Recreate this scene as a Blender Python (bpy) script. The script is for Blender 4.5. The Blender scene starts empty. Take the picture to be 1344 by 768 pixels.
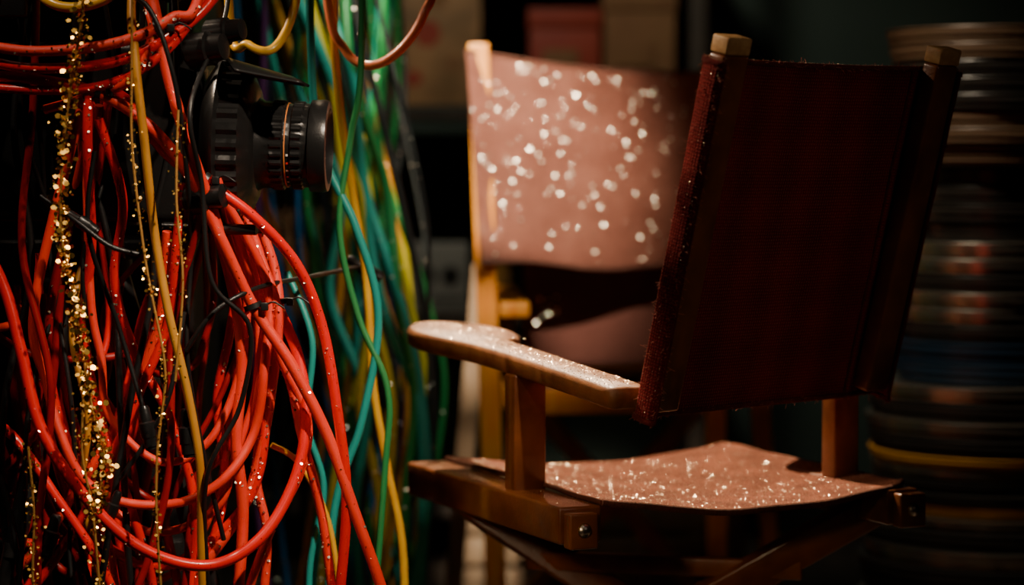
import bpy, bmesh, math, random
from mathutils import Vector, Matrix, noise
random.seed(7)
S = bpy.context.scene
COL = S.collection

# ------------------------------------------------------------------ materials
def mat(name, c, rough=.5, metal=0., c2=None, nscale=8., stretch=(1,1,1), bump=0., bscale=60., coat=0., sheen=0., emis=None, estr=0., detail=4, sheen_tint=None, spec=None):
    m = bpy.data.materials.new(name); m.use_nodes = True
    nt = m.node_tree; b = nt.nodes['Principled BSDF']
    b.inputs['Base Color'].default_value = (*c, 1)
    b.inputs['Roughness'].default_value = rough
    b.inputs['Metallic'].default_value = metal
    if coat: b.inputs['Coat Weight'].default_value = coat; b.inputs['Coat Roughness'].default_value = .12
    if sheen:
        b.inputs['Sheen Weight'].default_value = sheen; b.inputs['Sheen Roughness'].default_value = .4
        b.inputs['Sheen Tint'].default_value = (*(sheen_tint or c), 1)
    if spec is not None: b.inputs['Specular IOR Level'].default_value = spec
    if emis: b.inputs['Emission Color'].default_value = (*emis, 1); b.inputs['Emission Strength'].default_value = estr
    tc = nt.nodes.new('ShaderNodeTexCoord'); mp = nt.nodes.new('ShaderNodeMapping')
    mp.inputs['Scale'].default_value = stretch
    nt.links.new(tc.outputs['Object'], mp.inputs['Vector'])
    if c2:
        n = nt.nodes.new('ShaderNodeTexNoise'); n.inputs['Scale'].default_value = nscale; n.inputs['Detail'].default_value = detail
        r = nt.nodes.new('ShaderNodeValToRGB')
        r.color_ramp.elements[0].position = .35; r.color_ramp.elements[0].color = (*c, 1)
        r.color_ramp.elements[1].position = .68; r.color_ramp.elements[1].color = (*c2, 1)
        nt.links.new(mp.outputs[0], n.inputs['Vector']); nt.links.new(n.outputs['Fac'], r.inputs[0])
        nt.links.new(r.outputs[0], b.inputs['Base Color'])
    if bump:
        n2 = nt.nodes.new('ShaderNodeTexNoise'); n2.inputs['Scale'].default_value = bscale; n2.inputs['Detail'].default_value = 3
        bp = nt.nodes.new('ShaderNodeBump'); bp.inputs['Strength'].default_value = bump; bp.inputs['Distance'].default_value = .002
        nt.links.new(mp.outputs[0], n2.inputs['Vector']); nt.links.new(n2.outputs['Fac'], bp.inputs['Height'])
        nt.links.new(bp.outputs[0], b.inputs['Normal'])
    return m

def fabric_mat(name, c, c2, thread=900., plaid=0., rough=.9, sheen=.5, tint=(1,.5,.45), blotch=7., speck=.55, nz_scale=420, dist=.0018):
    m = mat(name, c, rough, 0, c2, blotch, sheen=sheen, sheen_tint=tint, spec=.15)
    nt = m.node_tree; b = nt.nodes['Principled BSDF']
    uv = nt.nodes.new('ShaderNodeUVMap')
    hs = []
    for ax in (0, 1):
        w = nt.nodes.new('ShaderNodeTexWave'); w.bands_direction = 'X' if ax == 0 else 'Y'
        w.inputs['Scale'].default_value = thread / 20; w.inputs['Distortion'].default_value = 1.2
        nt.links.new(uv.outputs[0], w.inputs['Vector']); hs.append(w)
    a = nt.nodes.new('ShaderNodeMath'); a.operation = 'MULTIPLY'
    nt.links.new(hs[0].outputs['Fac'], a.inputs[0]); nt.links.new(hs[1].outputs['Fac'], a.inputs[1])
    nz = nt.nodes.new('ShaderNodeTexNoise'); nz.inputs['Scale'].default_value = nz_scale; nz.inputs['Detail'].default_value = 2
    tc = nt.nodes.new('ShaderNodeTexCoord'); nt.links.new(tc.outputs['Object'], nz.inputs['Vector'])
    ad = nt.nodes.new('ShaderNodeMath'); ad.operation = 'ADD'
    nt.links.new(a.outputs[0], ad.inputs[0]); nt.links.new(nz.outputs['Fac'], ad.inputs[1])
    bp = nt.nodes.new('ShaderNodeBump'); bp.inputs['Strength'].default_value = 1.; bp.inputs['Distance'].default_value = dist
    nt.links.new(ad.outputs[0], bp.inputs['Height']); nt.links.new(bp.outputs[0], b.inputs['Normal'])
    src = b.inputs['Base Color'].links[0].from_socket
    mx = nt.nodes.new('ShaderNodeMix'); mx.data_type = 'RGBA'; mx.blend_type = 'MULTIPLY'; mx.inputs[0].default_value = speck
    nt.links.new(src, mx.inputs[6]); nt.links.new(ad.outputs[0], mx.inputs[7])
    out = mx.outputs[2]
    if plaid:
        for ax in (0, 1):
            w = nt.nodes.new('ShaderNodeTexWave'); w.bands_direction = 'X' if ax == 0 else 'Y'
            w.inputs['Scale'].default_value = 4.2; w.inputs['Distortion'].default_value = .5
            nt.links.new(uv.outputs[0], w.inputs['Vector'])
            m2 = nt.nodes.new('ShaderNodeMix'); m2.data_type = 'RGBA'; m2.blend_type = 'MULTIPLY'; m2.inputs[0].default_value = plaid*(1. if ax == 0 else .5)
            nt.links.new(out, m2.inputs[6]); nt.links.new(w.outputs['Fac'], m2.inputs[7]); out = m2.outputs[2]
    nt.links.new(out, b.inputs['Base Color'])
    return m

WOOD = mat('walnut_varnished', (.10,.026,.007), .33, 0, (.24,.076,.018), 14, (1,1,1), .25, 180, coat=.5)
WOODL = mat('arm_wood_lit_dusty', (.17,.054,.014), .48, 0, (.31,.120,.034), 26, (2.2,.8,1), .25, 400, coat=.08)  # lighter than the frame wood: light on the arm top and dust, in the colour
WOODCAP = mat('end_grain_wood', (.45,.24,.08), .5, 0, (.6,.36,.14), 90, bump=.3, bscale=300)
WOODO = mat('orange_pine', (.72,.22,.015), .45, 0, (.80,.34,.04), 18, (3,3,.6), .2, 90)
WOODP = mat('pale_pine', (.26,.17,.10), .6, 0, (.34,.24,.15), 15, (3,3,.6), .2, 90)
BRASS = mat('brass', (.75,.5,.2), .3, 1.)
STEEL = mat('bolt_steel', (.6,.57,.52), .3, 1., bump=.1)
VELVET = fabric_mat('velvet_rose_glittered', (.16,.042,.018), (.30,.088,.042), 1500, sheen=.1, tint=(1,.6,.45), blotch=18, speck=1., nz_scale=300, dist=.0025)
MAROON = fabric_mat('maroon_herringbone', (.19,.009,.010), (.25,.015,.014), 1500, plaid=.3, sheen=.22, tint=(.9,.32,.24), speck=.7, nz_scale=420, dist=.0018)
PINK = fabric_mat('pink_canvas', (.27,.100,.070), (.38,.155,.110), 1200, sheen=.1, tint=(1,.7,.6), speck=.75, blotch=14)
MAUVE = fabric_mat('mauve_canvas', (.13,.05,.038), (.18,.07,.055), 1200, sheen=.1)
BLACK = mat('black_plastic', (.010,.010,.010), .38, 0, bump=.15, bscale=300)
BLACKM = mat('black_anodised', (.014,.014,.014), .30, .3, bump=.1, bscale=400)
BLACKR = mat('black_rubber', (.01,.01,.01), .55)
GLASS = mat('coated_lens_glass', (.01,.012,.03), .04, 0, coat=1.)
WHITEP = mat('white_paint', (.7,.68,.62), .5)
REDP = mat('red_paint', (.7,.03,.02), .5)
REDLED = mat('red_indicator', (.5,0,0), .4, emis=(1,.01,.005), estr=1.5)
SEQ = mat('sequin_champagne', (1.,.88,.68), .26, 1.)
SEQB = mat('sequin_satin', (1.,.90,.72), .37, 1.)
GOLDF = mat('gold_flake', (1.,.60,.12), .26, 1.)
DUSTF = mat('copper_glitter', (1.,.76,.52), .28, 1.)

# ------------------------------------------------------------------ helpers
def empty(name, loc):
    e = bpy.data.objects.new(name, None); e.location = loc; e.empty_display_size = .05
    COL.objects.link(e); return e
def adopt(o, parent):
    if parent is not None:
        o.parent = parent; o.matrix_parent_inverse = Matrix.Translation(-Vector(parent.location))
def make(name, verts, faces, m, parent=None, smooth=False, uvs=None, mats=None, fm=None):
    vs = [Vector(v) for v in verts]
    c = sum(vs, Vector()) / len(vs)
    me = bpy.data.meshes.new(name); me.from_pydata([v - c for v in vs], [], faces); me.validate()
    me.materials.append(m)
    for x in (mats or []): me.materials.append(x)
    if fm:
        for p, i in zip(me.polygons, fm): p.material_index = i
    if uvs:
        l = me.uv_layers.new(name='UVMap')
        for lp in me.loops: l.data[lp.index].uv = uvs[lp.vertex_index]
    if smooth:
        for p in me.polygons: p.use_smooth = True
    o = bpy.data.objects.new(name, me); o.location = c; COL.objects.link(o); adopt(o, parent); return o
def bevel(o, w, seg=3):
    b = o.modifiers.new('bevel', 'BEVEL'); b.width = w; b.segments = seg; b.limit_method = 'ANGLE'; b.angle_limit = .6
    for p in o.data.polygons: p.use_smooth = True
    return o
def beam(name, p0, p1, w, h, m, parent=None, up=(0,0,1), bev=.003):
    """rectangular bar p0->p1; w along side axis, h along up axis"""
    p0, p1 = Vector(p0), Vector(p1); d = (p1 - p0).normalized(); up = Vector(up)
    s = d.cross(up).normalized(); u = s.cross(d).normalized()
    V = []
    for p in (p0, p1):
        for a, b in ((-1,-1),(1,-1),(1,1),(-1,1)): V.append(p + s*a*w/2 + u*b*h/2)
    F = [(0,1,2,3),(7,6,5,4),(0,4,5,1),(1,5,6,2),(2,6,7,3),(3,7,4,0)]
    o = make(name, V, F, m, parent)
    bm = bmesh.new(); bm.from_mesh(o.data); bmesh.ops.recalc_face_normals(bm, faces=bm.faces); bm.to_mesh(o.data); bm.free()
    return bevel(o, bev)
def box(name, lo, hi, m, parent=None, bev=.003):
    return beam(name, ((lo[0]+hi[0])/2, (lo[1]+hi[1])/2, lo[2]), ((lo[0]+hi[0])/2, (lo[1]+hi[1])/2, hi[2]), hi[0]-lo[0], hi[1]-lo[1], m, parent, up=(0,1,0), bev=bev)
def lathe(name, prof, origin, axis, m, parent=None, seg=48, knurl=None, mats=None, rowmat=None):
    """prof: list of (t along axis, r)"""
    ax = Vector(axis).normalized(); q = ax.to_track_quat('Z', 'Y'); O = Vector(origin)
    V, F, FM = [], [], []
    for i, (t, r) in enumerate(prof):
        for j in range(seg):
            a = 2*math.pi*j/seg; rr = r
            if knurl and i in knurl: rr = r*(1 - (.045 if (j//2) % 2 else 0))
            V.append(O + q @ Vector((rr*math.cos(a), rr*math.sin(a), t)))
    for i in range(len(prof)-1):
        for j in range(seg):
            k = (j+1) % seg
            F.append((i*seg+j, i*seg+k, (i+1)*seg+k, (i+1)*seg+j)); FM.append(rowmat[i] if rowmat else 0)
    F.append(tuple(reversed(range(seg)))); FM.append(rowmat[0] if rowmat else 0)
    F.append(tuple(range((len(prof)-1)*seg, len(prof)*seg))); FM.append(rowmat[-1] if rowmat else 0)
    o = make(name, V, F, m, parent, smooth=True, mats=mats, fm=FM)
    e = o.modifiers.new('es', 'EDGE_SPLIT'); e.split_angle = .6
    return o
def catmull(pts, n=10, closed=False):
    P = [Vector(p) for p in pts]; out = []
    N = len(P); rng = range(N) if closed else range(N-1)
    for i in rng:
        if closed: a, b, c, d = P[i-1], P[i], P[(i+1) % N], P[(i+2) % N]
        else: a, b, c, d = P[max(i-1,0)], P[i], P[i+1], P[min(i+2,N-1)]
        for k in range(n):
            t = k/n
            out.append(.5*((2*b)+(c-a)*t+(2*a-5*b+4*c-d)*t*t+(3*b-a-3*c+d)*t**3))
    if not closed: out.append(P[-1])
    return out
def tubes(name, paths, m, parent=None, n=8):
    """paths: list of (points, radius[, material index])  -> one curve object"""
    cu = bpy.data.curves.new(name, 'CURVE'); cu.dimensions = '3D'; cu.bevel_depth = 1.; cu.bevel_resolution = 3; cu.use_fill_caps = True
    for x in (m if isinstance(m, list) else [m]): cu.materials.append(x)
    for p in paths:
        pts = catmull(p[0], n); sp = cu.splines.new('POLY'); sp.points.add(len(pts)-1)
        for k, v in enumerate(pts): sp.points[k].co = (*v, 1); sp.points[k].radius = p[1]
        sp.use_smooth = True
        if len(p) > 2: sp.material_index = p[2]
    o = bpy.data.objects.new(name, cu); COL.objects.link(o); adopt(o, parent); return o
def flakes(name, items, m, parent=None, sd=.4, sides=6):
    V, F = [], []
    for pos, nrm, r in items:
        n = (Vector(nrm).normalized() + Vector((random.gauss(0,sd), random.gauss(0,sd), random.gauss(0,sd)))).normalized()
        t = n.orthogonal().normalized(); b = n.cross(t); k0 = len(V)
        for k in range(sides):
            a = 2*math.pi*k/sides; V.append(Vector(pos) + t*math.cos(a)*r + b*math.sin(a)*r)
        F.append(tuple(range(k0, k0+sides)))
    return make(name, V, F, m, parent)
def sheet(name, fn, nu, nv, m, parent, thick=.004, size=(1,1)):
    V, F, U = [], [], []
    for j in range(nv+1):
        for i in range(nu+1):
            u, v = i/nu, j/nv; V.append(Vector(fn(u, v))); U.append((u*size[0], v*size[1]))
    for j in range(nv):
        for i in range(nu):
            a = j*(nu+1)+i; F.append((a, a+1, a+nu+2, a+nu+1))
    o = make(name, V, F, m, parent, True, U)
    s = o.modifiers.new('thick', 'SOLIDIFY'); s.thickness = thick; s.offset = 0
    return o

# ------------------------------------------------------------------ room shell
WALL = mat('wall_dark_green_plaster', (.035,.056,.046), .85, 0, (.05,.075,.062), 3, bump=.3, bscale=40)
FLOOR = mat('floor_dark_boards', (.03,.022,.017), .5, 0, (.06,.042,.03), 6, (6,.6,1), .3, 30)
CEIL = mat('ceiling_black', (.015,.015,.015), .9, 0, (.02,.02,.02), 3)
X0, X1, Y0, Y1, H = -2.6, 2.6, -1.2, 5.9, 3.1
box('floor', (X0-.1,Y0-.1,-.1), (X1+.1,Y1+.1,0), FLOOR, bev=.001)
box('ceiling', (X0-.1,Y0-.1,H), (X1+.1,Y1+.1,H+.1), CEIL, bev=.001)
box('wall_back', (X0-.1,Y1,0), (X1+.1,Y1+.1,H), WALL, bev=.001)
box('wall_front', (X0-.1,Y0-.1,0), (X1+.1,Y0,H), WALL, bev=.001)
box('wall_left', (X0-.1,Y0,0), (X0,Y1,H), WALL, bev=.001)
box('wall_right', (X1,Y0,0), (X1+.1,Y1,H), WALL, bev=.001)
box('baseboard_back', (X0,Y1-.02,0), (X1,Y1,.1), BLACK, bev=.003)

# ------------------------------------------------------------------ foreground director's chair
ch = empty('directors_chair', (.2,3.3,0))
A = math.radians(24); Fd = Vector((-math.sin(A), math.cos(A), 0)); Rd = Vector((math.cos(A), math.sin(A), 0))
O = Vector((.08, 3.05, 0))
def L(a, b, z): return O + Rd*a + Fd*b + Vector((0,0,z))
beam('side_rail_left', L(.004,-.008,.447), L(.004,.515,.447), .060, .048, WOOD, ch, bev=.004)
beam('side_rail_right', L(.478,-.02,.445), L(.478,.50,.445), .05, .048, WOOD, ch, bev=.004)
for nm, a, b0 in (('left', .0, -.008), ('right', .482, -.02)):
    beam('rail_end_block_'+nm, L(a,b0-.020,.442), L(a,b0+.001,.442), .040, .046, WOOD, ch, bev=.003)
    lathe('bolt_'+nm, [(0,.008),(.002,.008),(.004,.006),(.0052,.0025)], L(a,b0-.020,.443), -Fd, STEEL, ch, 24)
    lathe('washer_'+nm, [(0,.0095),(.0012,.0095)], L(a,b0-.0195,.443), -Fd, BRASS, ch, 24)
# seat sling
def seatf(u, v):
    a = .034 + .462*u; b = -.008 + .515*v
    z = .4745 - .020*math.sin(math.pi*u)**.8 - .006*math.sin(math.pi*u)*math.cos(math.pi*(v-.5))
    z += .004*noise.noise(Vector((u*4, v*5, 0)))
    b -= .014*math.sin(math.pi*u) * (1-v)
    edge = max(0, (u-.93)/.07); b += .02*edge**2*(1-v)
    return L(a, b, z)
sheet('seat_sling', seatf, 60, 60, VELVET, ch, .005, (.46,.52))
tubes('seat_hem', [([seatf(i/24,0) for i in range(25)], .0045), ([seatf(i/24,1) for i in range(25)], .0035), ([seatf(0,i/24) for i in range(25)], .0035)], VELVET, ch, 3)
# arms
def armz(b): return .632 + (b+.1)*.068
out = [(-.006,-.105),(.022,-.11),(.047,-.105),(.050,-.03),(.051,.1),(.052,.20),(.050,.29),(.055,.325),(.076,.342),(.090,.375),(.094,.42),(.084,.47),(.060,.51),(.022,.53),(-.012,.520),(-.036,.488),(-.044,.44),(-.037,.38),(-.020,.31),(-.011,.22),(-.008,.1),(-.007,-.03)]
apts = catmull([(p[0], p[1], 0) for p in out], 4, True)
def arm(side, pts, flip):
    n = len(pts); V = []
    for lv, ins in ((-.014,.006),(-.010,.001),(.006,0),(.011,.002),(.014,.006)):
        for i, p in enumerate(pts):
            t = (pts[(i+1) % n]-pts[i-1]).normalized(); nn = Vector((t.y,-t.x,0))*flip
            q = p + nn*ins
            V.append(L(q.x, q.y, armz(p.y)-.014+lv))
    F = []
    for k in range(4):
        for i in range(n):
            j = (i+1) % n; F.append((k*n+i, k*n+j, (k+1)*n+j, (k+1)*n+i))
    F.append(tuple(range(4*n, 5*n))); F.append(tuple(reversed(range(n))))
    o = make('armrest_'+side, V, F, WOODL, ch, True)
    bm = bmesh.new(); bm.from_mesh(o.data); bmesh.ops.recalc_face_normals(bm, faces=bm.faces); bm.to_mesh(o.data); bm.free()
    e = o.modifiers.new('es', 'EDGE_SPLIT'); e.split_angle = .9
arm('left', apts, -1)
arm('right', [Vector((.495-p.x*.62, .10+(p.y+.11)*.46, 0)) for p in apts], 1)
beam('arm_support_left', L(.012,.18,.468), L(.012,.18,armz(.18)-.026), .046, .034, WOOD, ch, up=Fd)
beam('arm_support_right', L(.472,.13,.468), L(.472,.13,armz(.12)-.024), .040, .034, WOOD, ch, up=Fd)
# backrest
U = Vector((.733,.681,0)).normalized(); BL = Vector((.168,2.95,.603)); W = .440
V_ = (Vector((U.y,-U.x,0))*.118 + Vector((0,0,.45))).normalized(); N = U.cross(V_).normalized()
if N.y > 0: N = -N      # rear-facing side
LEN = .468
def Bk(u, v, n): return BL + U*u + V_*v + N*n
for nm, u in (('left',.018),('right',W-.012)):
    beam('back_post_'+nm, Bk(u,0,0), Bk(u,LEN-.022,0), .044, .026, WOOD, ch, up=N, bev=.004)
    beam('back_post_cap_'+nm, Bk(u,LEN-.0215,0), Bk(u,LEN,0), .042, .028, WOODCAP, ch, up=N, bev=.003)
PR = [(-.003,.0145),(-.008,.013),(-.010,.0),(-.008,-.013),(.0,-.0185),(.02,-.019)] 
prof = PR + [(.045+ (W-.085)*i/24, -.019-.010*math.sin(math.pi*i/24)) for i in range(25)]
prof += [(W-.006,-.019),(W+.014,-.0185),(W+.016,-.01),(W+.0165,0),(W+.015,.013),(W+.012,.0145)]
def backf(u, v):
    k = u*(len(prof)-1); i = min(int(k), len(prof)-2); t = k-i
    x = prof[i][0]*(1-t)+prof[i+1][0]*t; n = prof[i][1]*(1-t)+prof[i+1][1]*t
    v0 = -.012 - .006*math.sin(math.pi*min(max(x/W,0),1)); v1 = LEN-.032 - .006*math.sin(math.pi*min(max(x/W,0),1))
    n += .0012*noise.noise(Vector((x*14, v*9, 3)))
    return Bk(x, v0+(v1-v0)*v, n)
sheet('back_sling', backf, (len(prof)-1)*2, 50, MAROON, ch, .004, (.5,.45))
NP = len(prof)-1
ks = [i/NP for i in range(NP+1)]
tubes('back_hems', [([backf(k,0) for k in ks], .0038), ([backf(k,1) for k in ks], .0038), ([backf(0,i/20) for i in range(21)], .003), ([backf(1,i/20) for i in range(21)], .003),
   ([Bk(.047,-.008+.44*i/20,-.0175) for i in range(21)], .0022), ([Bk(W-.045,-.008+.44*i/20,-.0175) for i in range(21)], .0022)], MAROON, ch, 3)
fz = []
for k in range(2300):
    r = random.random()
    if r < .6: p = backf(random.choice([0, .03, .06, .08]), random.random())
    elif r < .8: p = backf(random.random(), 1)
    else: p = backf(random.random(), 0)
    fz.append(([p, p + Vector((random.gauss(0,.0025), random.gauss(0,.0025), random.gauss(0,.0025)))*1.5], .00024))
tubes('back_cloth_fuzz', fz, mat('wool_fibre', (.5,.14,.09), .8), ch, 1)
# brass pivots between arms and back posts
tubes('arm_pivot_left', [([L(.022,-.09,armz(-.1)-.016), Bk(.018,.012,0)], .0055)], BRASS, ch, 1)
tubes('arm_pivot_right', [([L(.472,.13,.60), Bk(W-.012,.012,0)], .0055)], BRASS, ch, 1)
# cross legs, foot rails, stretcher
beam('leg_1', L(.01,.40,.435), L(.55,.06,.03), .05, .026, WOOD, ch, up=Fd, bev=.004)
beam('leg_2', L(.475,.05,.435), L(-.06,.46,.03), .05, .026, WOOD, ch, up=Fd, bev=.004)
beam('foot_rail_right', L(.55,-.06,.02), L(.55,.56,.02), .05, .04, WOOD, ch)
beam('foot_rail_left', L(-.06,-.06,.02), L(-.06,.56,.02), .05, .04, WOOD, ch)
beam('stretcher', L(.09,.345,.345), L(.40,.11,.345), .02, .026, WOOD, ch)
lathe('leg_pivot_bolt', [(-.03,.008),(.03,.008)], L(.245,.247,.25), Fd, STEEL, ch, 20)
# glitter dust on seat & arm
it = []
for k in range(8500):
    u, v = random.random(), random.random()
    p = seatf(u, v) + Vector((0,0,.0034)); it.append((p, (0,0,1), random.choice([.0003,.0003,.0004,.0005,.0005,.0007])))
flakes('seat_glitter', it, DUSTF, ch, .40)
it = []
for k in range(3200):
    b = random.uniform(-.1,.51); wl, wr = (-.005,.045) if b < .31 else (-.03,.08)
    if b > .46: wl, wr = -.01, .055
    it.append((L(random.uniform(wl,wr), b, armz(b)+.0006), (0,0,1), random.choice([.0003,.0004,.0005,.0008])))
flakes('arm_glitter', it, DUSTF, ch, .40)
it = []
for k in range(500):
    it.append((L(random.uniform(-.02,.03), random.uniform(0,.5), .4722), (0,0,1), .0005))
flakes('rail_glitter', it, DUSTF, ch, .4)
it = []
for k in range(260):
    it.append((backf(random.choice([0,.03,.05]), random.random()) + Vector((-.001,-.002,0)), (-.3,-.6,.7), .0005))
    it.append((backf(random.random(), 1) + Vector((0,-.001,.004)), (0,-.2,1), .0005))
flakes('back_edge_glitter', it, DUSTF, ch, .5)

# ------------------------------------------------------------------ second chair (glittered canvas)
c2 = empty('glitter_directors_chair', (.17,4.35,0))
def b2(u, v):
    x = -.078 + .435*u; lean = (v)*-.03
    topdip = -.032*u - .010*math.sin(math.pi*u)
    z = .735 + .006*math.sin(u*9) - .012*u + (1.098 + topdip - .735 + .012*u)*v*1.0 - .006*math.sin(u*9)*v
    xx = x + (1-v)*.025*(1-u)
    y = 4.13 + .13*u + .006*math.sin(u*11+v*4)*(.4+v*.3) + .006*math.sin(v*7+u*3) - lean*.5 + .05*math.sin(math.pi*u)*.5
    return Vector((xx, y, z))
sheet('back_canvas', b2, 50, 40, PINK, c2, .005, (.45,.36))
tubes('back_canvas_hem', [([b2(i/24,0) for i in range(25)], .0045), ([b2(i/24,1) for i in range(25)], .0045)], PINK, c2, 3)
beam('back_post_left', (-.022,4.165,.0), (-.058,4.165,1.112), .036, .03, WOODO, c2, up=(0,1,0))
beam('back_post_right', (.37,4.29,.0), (.352,4.29,1.08), .036, .03, WOODO, c2, up=(0,1,0))
def b3(u, v): return Vector((.02+.33*u, 4.30+.05*u+.01*math.sin(u*8), .545+.20*v))
sheet('lower_canvas_pocket', b3, 30, 16, MAUVE, c2, .004, (.33,.2))
beam('seat_rail_back', (.0,4.22,.49), (.37,4.30,.49), .035, .045, WOODO, c2)
beam('seat_rail_front', (-.01,4.66,.49), (.42,4.74,.49), .035, .045, WOODO, c2)
beam('seat_rail_left', (-.0,4.2,.50), (-.02,4.72,.50), .035, .04, WOODO, c2)
beam('seat_rail_right', (.38,4.27,.50), (.40,4.78,.50), .035, .04, WOODO, c2)
sheet('seat_canvas', lambda u,v: Vector((0+.38*u, 4.22+.5*v+.06*u, .525-.03*math.sin(math.pi*u))), 16, 16, MAUVE, c2, .005, (.4,.5))
beam('arm_left', (.005,4.15,.655), (-.02,4.75,.655), .05, .025, WOODO, c2)
beam('arm_right', (.39,4.27,.655), (.42,4.85,.655), .05, .025, WOODO, c2)
beam('arm_prop_left', (-.015,4.66,.5), (-.015,4.66,.645), .035, .03, WOODO, c2, up=(0,1,0))
beam('arm_prop_right', (.41,4.74,.5), (.41,4.74,.645), .035, .03, WOODO, c2, up=(0,1,0))
beam('leg_front_left', (-.055,4.45,.72), (-.12,4.50,.0), .034, .03, WOODP, c2, up=(0,1,0))
beam('leg_front_right', (.46,4.5,.5), (.50,4.55,.0), .034, .03, WOODO, c2, up=(0,1,0))
beam('cross_leg_1', (.0,4.72,.48), (.42,4.78,.0), .034, .03, WOODO, c2, up=(0,1,0))
beam('cross_leg_2', (.42,4.80,.48), (-.02,4.74,.0), .034, .03, WOODO, c2, up=(0,1,0))
it = []
for k in range(700):
    u, v = random.random()*.97, min(.985, random.random()**.8)
    it.append((b2(u, v) + Vector((0,-.006,0)), (-.05,-1,.30), random.choice([.0006,.0008,.0010])))
flakes('canvas_sequins_fine', it, SEQ, c2, .46)
it = []
for k in range(210):
    u = random.uniform(.03,.96); v = random.uniform(.03,.98)
    if v < .3 and random.random() < .45: continue
    it.append((b2(u, v) + Vector((0,-.0075,0)), (-.04,-.94,.34), random.choice([.0008,.0011,.0014,.0018,.0022])))
flakes('canvas_sequins', it, SEQB, c2, .12, 8)
star = []
for k in range(14):
    star.append((Vector((.06+random.gauss(0,.014), 4.285, .65+random.gauss(0,.012))), (0,-1,.3), .003))
flakes('pocket_sequins', star, SEQB, c2, .25)

# ------------------------------------------------------------------ film can stacks
CANS = [mat('film_can_steel', (.38,.35,.30), .24, .95, bump=.1), mat('film_can_dark', (.022,.020,.018), .30, .5),
        mat('film_can_gold', (.42,.20,.025), .4, .4), mat('film_can_blue', (.005,.016,.032), .35, .3), mat('film_can_brown', (.075,.044,.024), .42, .2)]
def stack(name, cx, cy, layers):
    e = empty(name, (cx, cy, 0)); z = 0.
    for i, (r, h, mi) in enumerate(layers):
        ox, oy = random.gauss(0,.004), random.gauss(0,.004)
        g = .0008
        p = [(g, r-.005),(g+.002, r-.002),(h*.42, r-.002),(h*.46, r+.002),(h*.84, r+.002),(h*.88, r+.0045),(h-.002, r+.004),(h-g, r-.002),(h-g, r-.02),(h-.003, r-.024),(h-.003, .03),(h-g, .028),(h-g, .004)]
        lathe('film_can_%d' % (i+1), p, (cx+ox, cy+oy, z), (0,0,1), CANS[mi], e, 56); z += h
    return z
lay = []; z = 0; alt = 0
while z < 1.115:
    alt += 1
    if z < .31: r, h, mi = .215, random.choice([.03,.034]), [0,1,1][alt % 3]
    elif z < .44: r, h, mi = .198+random.uniform(-.004,.004), .020, [2,1,1,0][alt % 4]
    elif z < .53: r, h, mi = .205, .028, [0,1][alt % 2]
    elif z < .60: r, h, mi = .165, .034, 3
    elif z < .76: r, h, mi = .160+random.uniform(-.006,.006), .027, [0,0,1][alt % 3]
    elif z < .90: r, h, mi = .135+random.uniform(-.01,.01), .03, random.choice([1,1,4])
    elif z < .93: r, h, mi = .16, .018, 4
    else: r, h, mi = .180+random.uniform(-.01,.004), .027, random.choice([1,4,4])
    lay.append((r, h, mi)); z += h
stack('film_can_stack', .80, 4.0, lay)
stack('film_can_stack', 1.26, 4.1, [(random.uniform(.17,.2), .03, random.choice([0,1,1,4])) for _ in range(34)])
stack('film_can_stack', 1.02, 4.55, [(random.uniform(.17,.19), .032, random.choice([1,1,4])) for _ in range(34)])

# ------------------------------------------------------------------ background furniture
sh = empty('storage_shelf', (0,5.6,0))
SHM = mat('shelf_dark_wood', (.03,.022,.016), .6, 0, (.05,.035,.025), 10)
for i, x in enumerate((-.95, .40)):
    for j, y in enumerate((5.47, 5.83)): box('upright_%d%d' % (i,j), (x,y-.02,0), (x+.04,y+.02,1.9), SHM, sh)
for i, z in enumerate((.12,.56,1.02,1.45)): box('board_%d' % i, (-.95,5.45,z-.012), (.44,5.85,z+.012), SHM, sh)
CARD = mat('cardboard_brown', (.17,.075,.03), .8, 0, (.22,.11,.045), 6); REDC = mat('red_carton', (.22,.02,.010), .6, 0, (.28,.035,.015), 5)
GREY = mat('grey_enamel', (.17,.17,.15), .5, 0, (.22,.21,.19), 9)
def carton(name, lo, hi, m):
    e = empty(name, ((lo[0]+hi[0])/2, (lo[1]+hi[1])/2, lo[2]))
    box('box_body', lo, (hi[0],hi[1],hi[2]-.045), m, e, .003); box('box_lid', (lo[0]-.004,lo[1]-.004,hi[2]-.045), (hi[0]+.004,hi[1]+.004,hi[2]), m, e, .003)
    cx = (lo[0]+hi[0])/2; cz = (lo[2]+hi[2])/2
    box('box_label', (cx-.05,lo[1]-.006,cz-.04), (cx+.03,lo[1]-.0005,cz+.02), CARD, e, .001)
carton('storage_box', (.04,5.5,1.034), (.20,5.8,1.26), REDC)
carton('storage_box', (.21,5.5,1.034), (.37,5.78,1.30), CARD)
carton('storage_box', (-.6,5.5,.574), (-.35,5.8,.80), CARD)
# number placard
pl = empty('number_placard', (-.17,5.5,.572))
box('placard_plate', (-.235,5.5,.574), (-.10,5.515,.73), GREY, pl, .004)
for k, x in enumerate((-.195, -.14)):
    lathe('zero_%d' % k, [(0,.012),(0,.021),(.003,.021),(.003,.012)], (x,5.4995,.655), (0,-1,0), BLACK, pl, 28)
box('placard_rule', (-.225,5.497,.60), (-.11,5.4998,.606), BLACK, pl, .0005)
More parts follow.
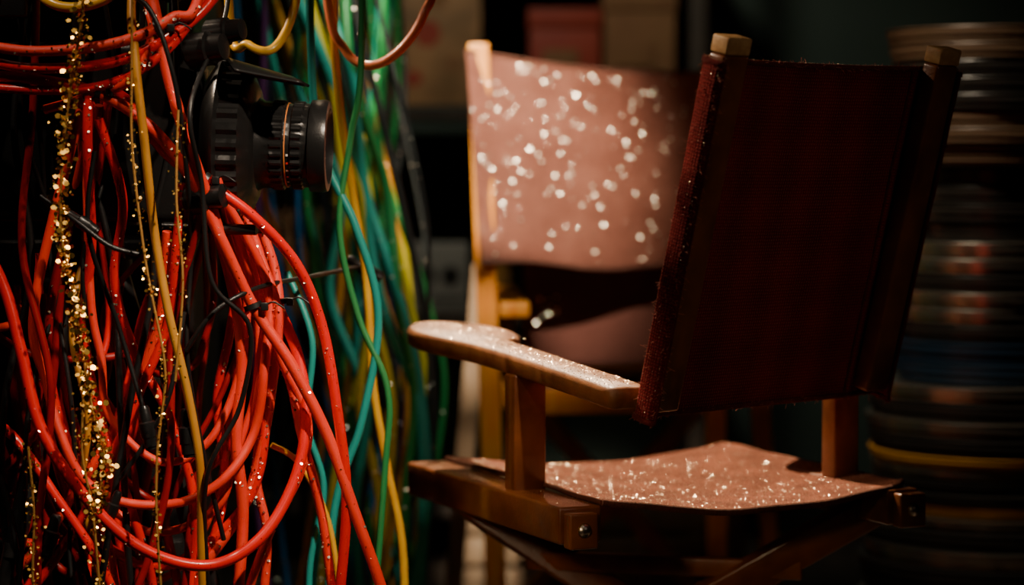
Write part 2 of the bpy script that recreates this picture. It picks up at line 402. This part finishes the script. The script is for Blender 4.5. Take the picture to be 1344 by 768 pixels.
# poster
po = empty('wall_poster', (-.17,5.44,1.1))
box('poster_sheet', (-.27,5.438,1.04), (-.07,5.444,1.36), mat('poster_print', (.14,.08,.035), .6, 0, (.34,.18,.08), 9), po, .001)
for k, (x, z, r) in enumerate(((-.19,1.2,.03),(-.13,1.13,.02),(-.17,1.28,.025),(-.22,1.1,.018))):
    lathe('poster_motif_%d' % k, [(0,r),(.001,r*.98)], (x,5.4378,z), (0,-1,0), [REDC,CARD,CARD,REDC][k], po, 24)
# jars
GL = mat('amber_glass', (.25,.12,.03), .15, 0, coat=.5)
for k, (x, m) in enumerate(((-.04,GL),(.07,GREY),(.16,GL),(.24,CARD))):
    e = empty('storage_jar', (x,5.6,.572)); lathe('jar_body', [(0,.03),(.005,.036),(.09,.036),(.105,.026),(.115,.026)], (x,5.6,.573), (0,0,1), m, e, 24)
    lathe('jar_lid', [(0,.028),(.02,.028)], (x,5.6,.688), (0,0,1), BLACK, e, 24)
# pale slatted crate
cr = empty('wooden_crate', (.22,5.1,0))
for k in range(3): box('slat_front_%d' % k, (-.10,4.93,.02+k*.066), (.48,4.945,.075+k*.066), WOODP, cr)
for k in range(3): box('slat_rear_%d' % k, (-.10,5.29,.02+k*.066), (.48,5.305,.075+k*.066), WOODP, cr)
for k in range(5): box('slat_top_%d' % k, (-.10+k*.118,4.93,.208), (.008+k*.118,5.305,.222), WOODP, cr)
for k, (x,y) in enumerate(((-.085,4.946),(.465,4.946),(-.085,5.27),(.465,5.27))): box('corner_%d' % k, (x-.015,y,0), (x+.015,y+.018,.207), WOODP, cr)

# ------------------------------------------------------------------ overhead cable rack
rk = empty('cable_rack', (-.6,3.3,0))
def pipe(nm, a, b, r=.016): tubes(nm, [([a,b], r)], BLACKM, rk, 1)
pipe('rail_front', (-1.25,3.32,1.50), (-.08,3.32,1.50)); pipe('rail_rear', (-1.25,4.2,1.55), (-.17,4.2,1.55))
pipe('upright_1', (-1.25,3.32,0), (-1.25,3.32,1.52)); pipe('upright_2', (-1.25,4.2,0), (-1.25,4.2,1.57))
pipe('cross_1', (-1.25,3.32,1.50), (-1.25,4.2,1.55)); pipe('cross_2', (-.6,3.32,1.50), (-.6,4.2,1.55))
pipe('foot_1', (-1.25,2.9,.018), (-1.25,4.45,.018))

er = empty('dark_backing_rack', (-.75,3.7,0))  # added rack, a black backing for the darkness behind the left cables
box('cabinet', (-1.08,3.50,.05), (-.46,3.80,1.42), BLACK, er, .006)
for k in range(9):
    box('unit_%d' % k, (-1.06,3.488,.09+k*.145), (-.48,3.4995,.215+k*.145), BLACKM, er, .003)
    for j in range(5): lathe('knob_%d_%d' % (k,j), [(0,.011),(.012,.010),(.014,.008)], (-1.0+j*.11,3.4878,.15+k*.145), (0,-1,0), BLACK, er, 16)
for x in (-1.04,-.5): 
    for y in (3.54,3.76): lathe('caster_foot', [(0,.02),(.05,.02)], (x,y,0), (0,0,1), BLACKR, er, 16)

# ------------------------------------------------------------------ cinema camera on tripod
cam3 = empty('cinema_camera', (-.5,3.2,.95))
box('body', (-.70,3.08,.83), (-.395,3.28,1.06), BLACKM, cam3, .012)
box('battery', (-.79,3.10,.86), (-.702,3.26,1.03), BLACK, cam3, .01)
beam('top_handle', (-.66,3.18,1.13), (-.43,3.18,1.13), .028, .028, BLACKR, cam3, bev=.01)
beam('handle_post_1', (-.64,3.18,1.055), (-.64,3.18,1.12), .02, .02, BLACKM, cam3, up=(0,1,0)); beam('handle_post_2', (-.46,3.18,1.055), (-.46,3.18,1.12), .02, .02, BLACKM, cam3, up=(0,1,0))
LO = Vector((-.392,3.13,.932)); LA = Vector((1,-.03,-.03)).normalized()
P = [(0,.085),(.008,.098),(.016,.108),(.020,.110),(.024,.104),(.028,.104),(.050,.104),(.054,.096),(.060,.082),(.064,.074),(.066,.060),(.074,.056),(.084,.056),(.086,.058),(.100,.058),(.102,.054),(.110,.053),(.112,.057),(.124,.057),(.126,.054),(.132,.054),(.134,.059),(.150,.060),(.156,.058),(.157,.049),(.148,.045),(.144,.041)]
lathe('lens_barrel', P, LO, LA, BLACKM, cam3, 120, knurl={4,5,6,13,14,17,18})
lathe('lens_glass', [(.142,.044),(.146,.032),(.148,.01)], LO, LA, GLASS, cam3, 40)
lathe('lens_ring_mark', [(.1035,.0550),(.1050,.0550)], LO, LA, mat('ring_orange',(.6,.2,.05),.4), cam3, 64)
q = LA.to_track_quat('Z','Y')
sc = []
for k in range(18):
    a = k*.2 - 2.9
    p = LO + q @ Vector((.0545*math.cos(a), .0545*math.sin(a), .108)); n = q @ Vector((math.cos(a), math.sin(a), 0))
    sc.append((p+n*.0004, n, .0020))
flakes('lens_scale_white', sc[::2], WHITEP, cam3, .0, 4); flakes('lens_scale_red', sc[1::2], REDP, cam3, .0, 4)
for k, (x,y,z,r) in enumerate(((-.405,3.03,1.045,.022),(-.405,3.02,.86,.020),(-.385,3.06,1.068,.018))):
    lathe('focus_motor_%d' % k, [(0,r*.8),(.004,r),(.03,r),(.032,r*.8),(.05,r*.75),(.052,r*.4)], (x,y,z), (.9,-.3,.1), BLACKM, cam3, 40, knurl={1,2})
def flag(u, v):
    a = (u-.5)*2.2; return Vector((-.345+.085*v-.016*math.cos(a*1.5), 3.07+.070*math.sin(a)*(1-.25*v)-.02*v, 1.004+.034*math.cos(a)*(1-.5*v)-.008*v))
sheet('lens_flag', flag, 20, 10, BLACKM, cam3, .003)
beam('lens_flag_bracket', (-.36,3.10,1.03), (-.42,3.12,1.05), .012, .012, BLACKM, cam3)
tubes('support_rods', [([(-.44,3.05,.825),(-.32,3.03,.822)], .007), ([(-.44,3.13,.825),(-.32,3.11,.822)], .007)], BLACKM, cam3, 1)
lathe('status_light', [(0,.006),(.003,.004)], (-.637,2.998,1.112), (0,-1,0), REDLED, cam3, 16)
box('monitor', (-.72,3.00,1.085), (-.60,3.025,1.15), BLACK, cam3, .004)
beam('monitor_arm', (-.66,3.02,1.10), (-.66,3.18,1.12), .015, .015, BLACKM, cam3)
tp = empty('camera_tripod', (-.55,3.18,0))
lathe('head', [(0,.05),(.02,.05),(.03,.035),(.06,.035),(.065,.06),(.069,.06)], (-.55,3.18,.76), (0,0,1), BLACKM, tp, 32)
for k in range(3):
    a = math.radians(90+120*k+20); dx, dy = math.cos(a), math.sin(a)
    tubes('leg_%d' % (k+1), [([(-.55+.03*dx,3.18+.03*dy,.775),(-.55+.14*dx,3.18+.14*dy,.40)], .014), ([(-.55+.14*dx,3.18+.14*dy,.42),(-.55+.26*dx,3.18+.15*dy,.012)], .010)], BLACKM, tp, 1)

# ------------------------------------------------------------------ cables
# elevation coordinates of the rack front in millimetres: u from the left end, v down from the top datum (z=1.12)
def E(u, v, y): return Vector(((u-672)/1000, y, (1120-v)/1000))
RED = [mat('cable_red', (.72,.004,.003), .30, 0, (.78,.010,.006), 30, coat=.4, bump=.1, bscale=500),
       mat('cable_orange_red', (.82,.028,.008), .42, 0, (.86,.045,.014), 30, bump=.35, bscale=900),
       mat('cable_red_shaded', (.22,.003,.003), .36, 0, (.32,.006,.005), 30)]  # last red is darker: shade of the rear and left cables put into colour
heroes = [
 ([(-60,215,-.04),(0,295,-.10),(40,372,-.11),(62,450,-.12),(90,550,-.13),(150,640,-.13),(215,698,-.12),(290,720,-.10),(352,690,-.08),(392,625,-.05),(407,550,-.03),(398,470,-.01),(370,400,0),(345,340,.02),(330,270,.04)], .0074, 0),
 ([(-60,70,-.1),(0,102,-.11),(90,112,-.13),(165,130,-.13),(228,172,-.13),(275,235,-.12),(310,312,-.10),(345,395,-.07),(392,470,-.06),(436,560,-.05),(470,660,-.04),(505,768,-.02),(540,900,.0)], .0074, 1),
 ([(180,120,-.1),(240,200,-.11),(292,238,-.11),(350,282,-.10),(400,342,-.07),(430,420,-.05),(448,520,-.05),(460,640,-.04),(450,768,-.02),(440,900,0)], .0070, 0),
 ([(205,-380,.15),(215,-60,-.10),(232,20,-.14),(252,110,-.15),(275,190,-.15),(304,300,-.09),(322,400,-.05),(326,480,-.03),(318,570,-.03),(325,660,-.02),(318,768,-.02),(300,900,0)], .0076, 1),
 ([(-60,85,-.1),(0,84,-.12),(80,98,-.14),(180,92,-.15),(250,62,-.15),(300,15,-.12),(330,-60,-.06),(340,-380,.15)], .0068, 0),
 ([(-60,60,-.1),(0,66,-.13),(90,78,-.15),(190,68,-.16),(255,38,-.15),(290,-10,-.12),(300,-380,.15)], .0068, 1),
 ([(-60,130,-.1),(20,122,-.12),(100,125,-.13),(175,118,-.14),(240,85,-.15),(282,30,-.13),(312,-60,-.06),(318,-380,.15)], .006, 0),
 ([(345,290,.0),(365,350,0),(372,410,-.01),(362,500,0),(346,590,0),(318,670,.0),(270,740,.0),(240,790,.02)], .0066, 1),
 ([(330,280,-.02),(348,330,-.02),(372,400,-.03),(375,460,-.03),(408,540,-.02),(400,610,-.02),(360,690,-.02),(330,768,0),(300,880,0)], .006, 1),
 ([(262,240,-.11),(250,330,-.09),(235,420,-.06),(200,500,-.05),(165,580,-.05),(125,660,-.04),(70,740,0),(20,800,0)], .006, 0),
 ([(150,128,-.13),(148,180,-.13),(146,240,-.11),(143,320,-.08),(128,420,-.05),(140,520,-.04),(168,610,-.04),(195,700,-.03),(205,768,0),(210,880,0)], .0064, 0),
 ([(90,148,-.1),(150,132,-.12),(205,112,-.15),(232,60,-.15),(222,10,-.12),(215,-60,-.07),(214,-380,.15)], .006, 1),
 ([(450,880,.02),(438,768,.0),(424,660,-.01),(400,560,-.02),(385,490,-.02),(352,420,-.01),(335,330,0)], .006, 1),
 ([(40,880,.02),(32,768,0),(22,690,0),(28,600,0),(52,520,.02),(60,400,.03)], .006, 2),
 ([(60,330,-.02),(75,470,-.02),(95,560,-.02),(130,640,-.02),(150,720,0),(160,800,0)], .0060, 0),
 ([(330,320,.03),(355,420,.03),(350,520,.02),(338,620,.02),(352,700,.02),(345,800,.02)], .006, 1),
 ([(305,270,.0),(330,350,.01),(345,450,.01),(352,560,.0),(330,650,.0),(260,720,.0),(190,740,.02),(110,690,.04),(70,600,.05),(50,480,.06),(90,330,.06)], .0064, 0),
 ([(110,300,-.06),(88,390,-.06),(78,470,-.05),(60,560,-.03),(72,650,-.02),(112,740,.0),(120,860,0)], .0062, 2),
 ([(160,160,-.12),(186,260,-.10),(170,360,-.07),(190,450,-.05),(235,540,-.04),(262,640,-.03),(255,740,.0),(240,860,0)], .0062, 0),
 ([(-40,520,-.02),(30,560,-.04),(90,640,-.05),(150,740,-.04),(180,860,0)], .0062, 0),
 ([(-40,760,.0),(30,740,-.02),(110,640,-.03),(180,520,-.04),(225,410,-.06),(240,300,-.09)], .0062, 1),
 ([(300,240,-.10),(322,330,-.03),(310,430,-.02),(290,520,.0),(300,620,.0),(285,700,0),(250,800,0)], .0062, 0),
]
paths = [([E(u,v,3.12+d) for u,v,d in p], r, mi) for p, r, mi in heroes]
nh = len(paths)
KL = lambda: E(150+random.uniform(-22,22), 132+random.uniform(-12,12), 3.03+random.uniform(-.015,.015))   # left tie point
KR = lambda: E(292+random.uniform(-14,14), 240+random.uniform(-12,12), 3.02+random.uniform(-.015,.015))  # right tie point
# hanging swags (U-shaped slack loops)
for k in range(18):
    ul = random.uniform(-160, 170); ur = min(ul + random.uniform(120, 300), 400); vb = random.uniform(430, 790)
    vt1, vt2 = random.uniform(320,400), random.uniform(340,420); y = random.uniform(3.04, 3.24); tw = random.uniform(-.03,.03)
    pts = []
    for i in range(11):
        t = i/10; s = 2*t-1; top = vt1 if s < 0 else vt2
        pts.append(E(ul+(ur-ul)*(.5+.5*math.sin(s*math.pi/2))+random.uniform(-6,6), vb-(vb-top)*abs(s)**2.2, y+tw*s+random.uniform(-.008,.008)))
    if ul > 60: pts.insert(0, KL())
    if ur > 210: pts.append(KR())
    paths.append((pts, random.uniform(.0045,.0065), random.choice([2,2,2,2,0,1]) if ur < 300 else random.choice([0,2,1,2])))
# slanting slack lengths
for k in range(11):
    x0 = random.uniform(60, 350); y = random.uniform(3.06, 3.22); pts = []; ph = random.random()*6; amp = random.uniform(25,60)
    v0 = random.uniform(380,430); drift = random.uniform(-260,120) if x0 > 120 else random.uniform(-60,220)
    for i in range(8):
        t = i/7; pts.append(E(x0+drift*t+amp*math.sin(ph+t*random.uniform(4.,5.)), v0+(1060-v0)*t, y+random.uniform(-.012,.012)))
    pts.insert(0, KR() if x0 > 150 else KL())
    paths.append((pts, random.uniform(.004,.0065), random.choice([0,2,2,2])))
for x0, x1, y in ((20,-20,3.02),(60,90,3.03),(-30,30,3.03)):
    paths.append(([E(x0+(x1-x0)*i/8+random.uniform(-18,18), -380+1400*i/8, y if i else 3.3) for i in range(9)], .005, 2))
red_o = tubes('red_cable_bundle', paths, RED, None, 9)
heropts = [catmull(p[0], 9) for p in paths[:nh]]

BK = []
for k in range(8):
    x0 = 12+k*26; ph = random.random()*6; y = random.uniform(3.02,3.05); pts = []
    for i in range(9):
        t = i/8; pts.append(E(x0+random.uniform(-20,70)*t+38*math.sin(ph+t*5), -380+1440*t, (y+random.uniform(-.02,.02)+.06*t) if i else 3.3))
    BK.append((pts, random.uniform(.003,.0048)))
for p in ([(95,255,-.16),(140,285,-.17),(180,315,-.17),(214,326,-.16)], [(60,-380,.15),(130,-20,-.15),(170,10,-.17),(228,22,-.18),(262,110,-.18),(272,230,-.14),(268,330,-.08),(262,450,-.08),(275,560,-.06),(300,700,-.02)],
          [(262,450,-.09),(300,400,-.1),(350,372,-.06),(400,366,.1),(455,362,.35)], [(160,200,-.15),(150,300,-.14),(180,420,-.1),(215,540,-.1)], [(180,610,-.1),(215,560,-.1),(245,500,-.11),(262,400,-.1)],
          [(300,-380,.2),(312,-20,-.02),(300,60,-.08),(280,150,-.17),(290,240,-.14),(300,360,-.13),(345,420,-.11),(330,520,-.09),(290,600,-.09),(280,700,-.05),(290,900,0)]):
    BK.append(([E(u,v,3.12+d) for u,v,d in p], .0032))
blk_o = tubes('black_cable_bundle', BK, BLACK, None, 8)
# cable ties + connectors
ct = empty('cable_ties', E(345,395,3.05)); adopt(ct, red_o)
def tie(u, v, y, r, ax):
    lathe('tie_band', [(-.0035,r-.001),(-.0035,r),(.0035,r),(.0035,r-.001)], E(u,v,y), ax, BLACK, ct, 24)
    box('tie_head', E(u+r*900,v+5,y-.012), E(u+r*900+9,v-5,y-.003), BLACK, ct, .001)
    tubes('tie_tail', [([E(u+r*900+4,v,y-.008), E(u+r*900+16,v-6,y-.012), E(u+r*900+30,v+2,y-.014)], .0012)], BLACK, ct, 4)
tie(345,395,3.05,.012,(.35,0,-.9)); tie(371,392,3.105,.013,(.1,0,-1)); tie(163,128,2.99,.011,(1,0,-.3)); tie(240,50,2.97,.013,(.9,0,.4)); tie(290,236,3.01,.011,(.8,0,-.6))
cn = empty('cable_connectors', E(215,540,3.02)); adopt(cn, blk_o)
def conn(u, v, y, ax, s=1.):
    lathe('connector_plug', [(t*s, r*s) for t, r in ((-.022,.005),(-.018,.007),(-.002,.0075),(0,.0105),(.018,.0105),(.019,.0095),(.030,.0095),(.031,.0078),(.034,.0078))], E(u,v,y), ax, BLACKM, cn, 24, knurl={3,4})
conn(214,540,3.02,(.2,0,-1)); conn(262,548,3.04,(.1,0,-1),1.1); conn(90,680,3.04,(-.3,0,-1)); conn(175,640,3.0,(-.4,0,-1),.8)
conn(140,285,2.972,(.75,0,-.5),.8); conn(455,362,3.47,(.8,0,-.5),1.0)

YEL = [mat('cable_yellow', (.75,.38,.012), .35, 0, (.82,.48,.02), 20, coat=.3), mat('cable_ochre', (.50,.20,.015), .45, 0, (.6,.28,.03), 20), mat('cable_teal_front', (.01,.30,.26), .4), mat('cable_green_front', (.02,.22,.06), .4)]
yp = []
for p, r, mi in ([[(40,-60,-.04),(85,5,-.10),(130,22,-.11),(180,0,-.09),(200,-60,-.05),(200,-380,.15)], .0065, 0],
   [[(205,-380,.15),(205,-20,-.12),(212,80,-.16),(222,180,-.16),(230,300,-.13),(245,400,-.12),(265,500,-.10),(278,600,-.08),(275,700,-.05),(272,880,0)], .0055, 1],
   [[(285,-380,.15),(300,20,.08),(328,60,.05),(360,65,.05),(382,20,.08),(390,-60,.1),(390,-380,.2)], .006, 0],
   [[(120,330,.0),(110,430,-.04),(130,540,-.04),(118,640,-.02),(140,768,0),(150,880,0)], .0045, 1],
   [[(430,-380,.3),(425,-20,.24),(432,120,.24),(452,260,.24),(470,380,.24),(478,520,.24),(498,640,.24),(520,768,.24),(520,1000,.24)], .0058, 0],
   [[(395,-380,.2),(402,60,.14),(418,200,.14),(462,300,.13),(492,420,.13),(470,560,.12),(430,700,.12),(420,1000,.12)], .0055, 2],
   [[(465,-380,.2),(470,60,.14),(455,180,.14),(440,300,.13),(465,420,.13),(505,520,.12),(500,640,.12),(470,1000,.12)], .0045, 3],
   [[(370,360,.12),(405,450,.10),(398,560,.10),(420,650,.10),(400,768,.1),(400,1000,.1)], .0045, 2],
   [[(355,585,.05),(390,610,.06),(425,680,.07),(440,768,.08),(450,900,.1)], .004, 0]):
    yp.append(([E(u,v,3.12+d) for u,v,d in p], r, mi))
tubes('yellow_cable_bundle', yp, YEL, None, 9)
tubes('copper_cable', [([E(u,v,3.3+d) for u,v,d in ((400,-380,0),(420,-20,0),(445,60,0),(480,82,-.01),(520,62,-.02),(552,15,-.02),(568,-60,0),(570,-380,.0))], .0062)], mat('cable_copper', (.80,.20,.08), .35, coat=.3), None, 9)

# rear multicoloured curtain of cables
BC = [mat('cable_teal', (.01,.34,.27), .4), mat('cable_green', (.015,.24,.06), .4), mat('cable_yellow_green', (.66,.55,.02), .4),
      mat('cable_blue', (.012,.10,.26), .4), mat('cable_violet', (.06,.015,.07), .4), mat('cable_amber', (.62,.26,.02), .4), mat('cable_grey', (.02,.024,.024), .4)]
bp_ = []
for k in range(56):
    y = random.uniform(3.85, 4.35); x0 = random.uniform(-.50,-.20); dr = random.uniform(.02,.19) if x0 < -.3 else random.uniform(-.06,.07)
    ph = random.random()*6; amp = random.uniform(.02,.065); fr = random.uniform(4,8); pts = []
    for i in range(13):
        t = i/12; z = 1.55-1.5*t; pts.append((min(x0+dr*min(1,max(0,t*1.8-.2))+amp*math.sin(ph+fr*t)*(.3+t), -.125-.01*math.sin(k)), y+.02*math.sin(ph*2+t*4), z))
    bp_.append((pts, random.uniform(.003,.0068), random.choices(range(7), (4.0,2.6,2.2,3.2,1.2,2.2,7))[0]))
for xs, mi, r in (((-.36,-.37,-.35,-.285,-.235,-.21,-.15,-.14,-.15),0,.009), ((-.32,-.335,-.31,-.25,-.235,-.18,-.145,-.135,-.17),0,.0085), ((-.37,-.34,-.33,-.285,-.265,-.22,-.24,-.21,-.22),2,.0075), ((-.42,-.38,-.33,-.315,-.24,-.225,-.19,-.20,-.22),2,.007), ((-.29,-.275,-.265,-.25,-.20,-.18,-.155,-.17,-.16),1,.008), ((-.40,-.41,-.33,-.34,-.27,-.29,-.23,-.25,-.24),0,.0075)):
    bp_.append(([(x, 3.82+.02*math.sin(i*2+x*30), 1.55-.17*i) for i, x in enumerate(xs)], r, mi))
cur_o = tubes('multicolour_cable_curtain', bp_, BC, None, 8)

# tinsel / bead garlands
gd = []
def garland(pts, n, spread, r=(.0014,.0034), y0=2.935):
    c = catmull([E(u,v,y0+d) for u,v,d in pts], 24)
    for _ in range(n):
        p = random.choice(c) + Vector((random.gauss(0,spread), random.gauss(0,spread*.7), random.gauss(0,.006)))
        gd.append((p, (random.gauss(0,.4),-1,.5), random.uniform(*r)))
    return c
g1 = garland([(160,-100,-.0),(155,20,-.0),(140,110,-.0),(128,200,0),(125,300,0),(140,380,0),(150,450,0),(162,520,0),(175,580,0),(160,640,0)], 1200, .0055, (.0012,.0040))
g2 = garland([(215,-100,0),(212,100,0),(212,200,0),(225,320,.0),(235,380,.0),(250,470,.0),(240,560,.0),(238,650,.0),(246,780,.0)], 340, .004, (.0008,.0022))
g3 = garland([(150,500,.0),(148,570,.0),(160,640,.0),(168,740,.0)], 150, .007, (.001,.0026))
g4 = garland([(82,560,.0),(88,640,.0),(86,720,.0),(90,800,.0)], 150, .005, (.001,.0024))
g5 = garland([(268,150,.0),(265,260,.0),(272,360,.0),(262,480,.0)], 110, .005, (.0008,.0018))
ge = empty('gold_bead_garland', E(150,300,2.935))
flakes('gold_beads', gd, GOLDF, ge, .35)
tubes('garland_cord', [([g[i] for i in range(0,len(g),8)], .0016) for g in (g1,g2,g3,g4,g5)], mat('gold_cord', (.5,.25,.06), .5, .5), ge, 2)
# glitter clinging to the cables
it = []
for hp in heropts:
    for _ in range(120):
        p = random.choice(hp)
        a = random.uniform(-.9,.9); it.append((p + Vector((.0074*math.sin(a), -.0074*math.cos(a), random.gauss(0,.003))), (math.sin(a),-math.cos(a),.3), random.choice([.0005,.0006,.0009,.0018])))
flakes('cable_glitter', it, SEQ, red_o, .35)
it = []
for p in bp_:
    for _ in range(12):
        q_ = Vector(random.choice(catmull(p[0], 6))); it.append((q_ + Vector((0,-.0085,0)), (.2,-1,.5), random.uniform(.001,.0024)))
flakes('curtain_glitter', it, SEQB, cur_o, .3)

# ------------------------------------------------------------------ lights
def spot(name, loc, tgt, energy, col, angle, blend=.6, r=.05):
    l = bpy.data.lights.new(name, 'SPOT'); l.energy = energy; l.color = col; l.spot_size = math.radians(angle); l.spot_blend = blend; l.shadow_soft_size = r
    o = bpy.data.objects.new(name, l); o.location = loc; COL.objects.link(o)
    o.rotation_euler = (Vector(tgt)-Vector(loc)).to_track_quat('-Z','Y').to_euler(); return o
spot('key_spotlight', (-.42,4.95,2.9), (.18,3.35,.5), 1500, (1,.76,.50), 26, .7, .03)
spot('canvas_spotlight', (-.28,2.0,2.75), (-.03,4.2,.96), 1400, (1,.81,.60), 13, 1., .05)
spot('cable_spotlight', (.55,1.7,2.3), (-.30,3.08,.66), 330, (1,.80,.60), 22, 1., .03)
spot('cable_back_spotlight', (-.95,2.2,2.5), (-.42,3.05,.75), 62, (1,.80,.60), 34, 1., .03)
spot('rim_spotlight', (-1.5,3.45,2.2), (.25,3.0,.80), 210, (1,.76,.54), 22, .7, .04)
spot('rear_cable_spotlight', (.5,3.0,2.6), (-.28,4.1,.8), 105, (.95,1,.84), 24, .8, .08)
spot('backrest_fill', (1.7,1.2,1.7), (.33,3.05,.84), 26, (1,.76,.60), 17, 1., .15)  # added weak fill that lifts the rear face of the backrest
spot('chair_base_fill', (-.9,.9,1.3), (.20,3.25,.34), 48, (1,.66,.38), 15, 1., .10)  # added warm fill to brighten the front chair's legs and rails
spot('background_spotlight', (-.4,3.9,2.7), (.05,5.7,1.1), 85, (1,.92,.72), 56, .9, .2)
spot('can_spotlight', (-.1,3.2,2.3), (.86,4.0,.50), 190, (1,.84,.62), 24, .9, .05)

w = bpy.data.worlds.new('world'); S.world = w; w.use_nodes = True
w.node_tree.nodes['Background'].inputs[0].default_value = (.02,.028,.024,1); w.node_tree.nodes['Background'].inputs[1].default_value = .12

# ------------------------------------------------------------------ camera
cd = bpy.data.cameras.new('camera'); cd.lens = 85; cd.sensor_width = 36; cd.clip_start = .05
cd.dof.use_dof = True; cd.dof.focus_distance = 3.05; cd.dof.aperture_fstop = 2.0; cd.dof.aperture_blades = 0
co = bpy.data.objects.new('camera', cd); COL.objects.link(co); co.location = (0,0,.90); co.rotation_euler = (math.radians(90-2.96),0,0)
S.camera = co
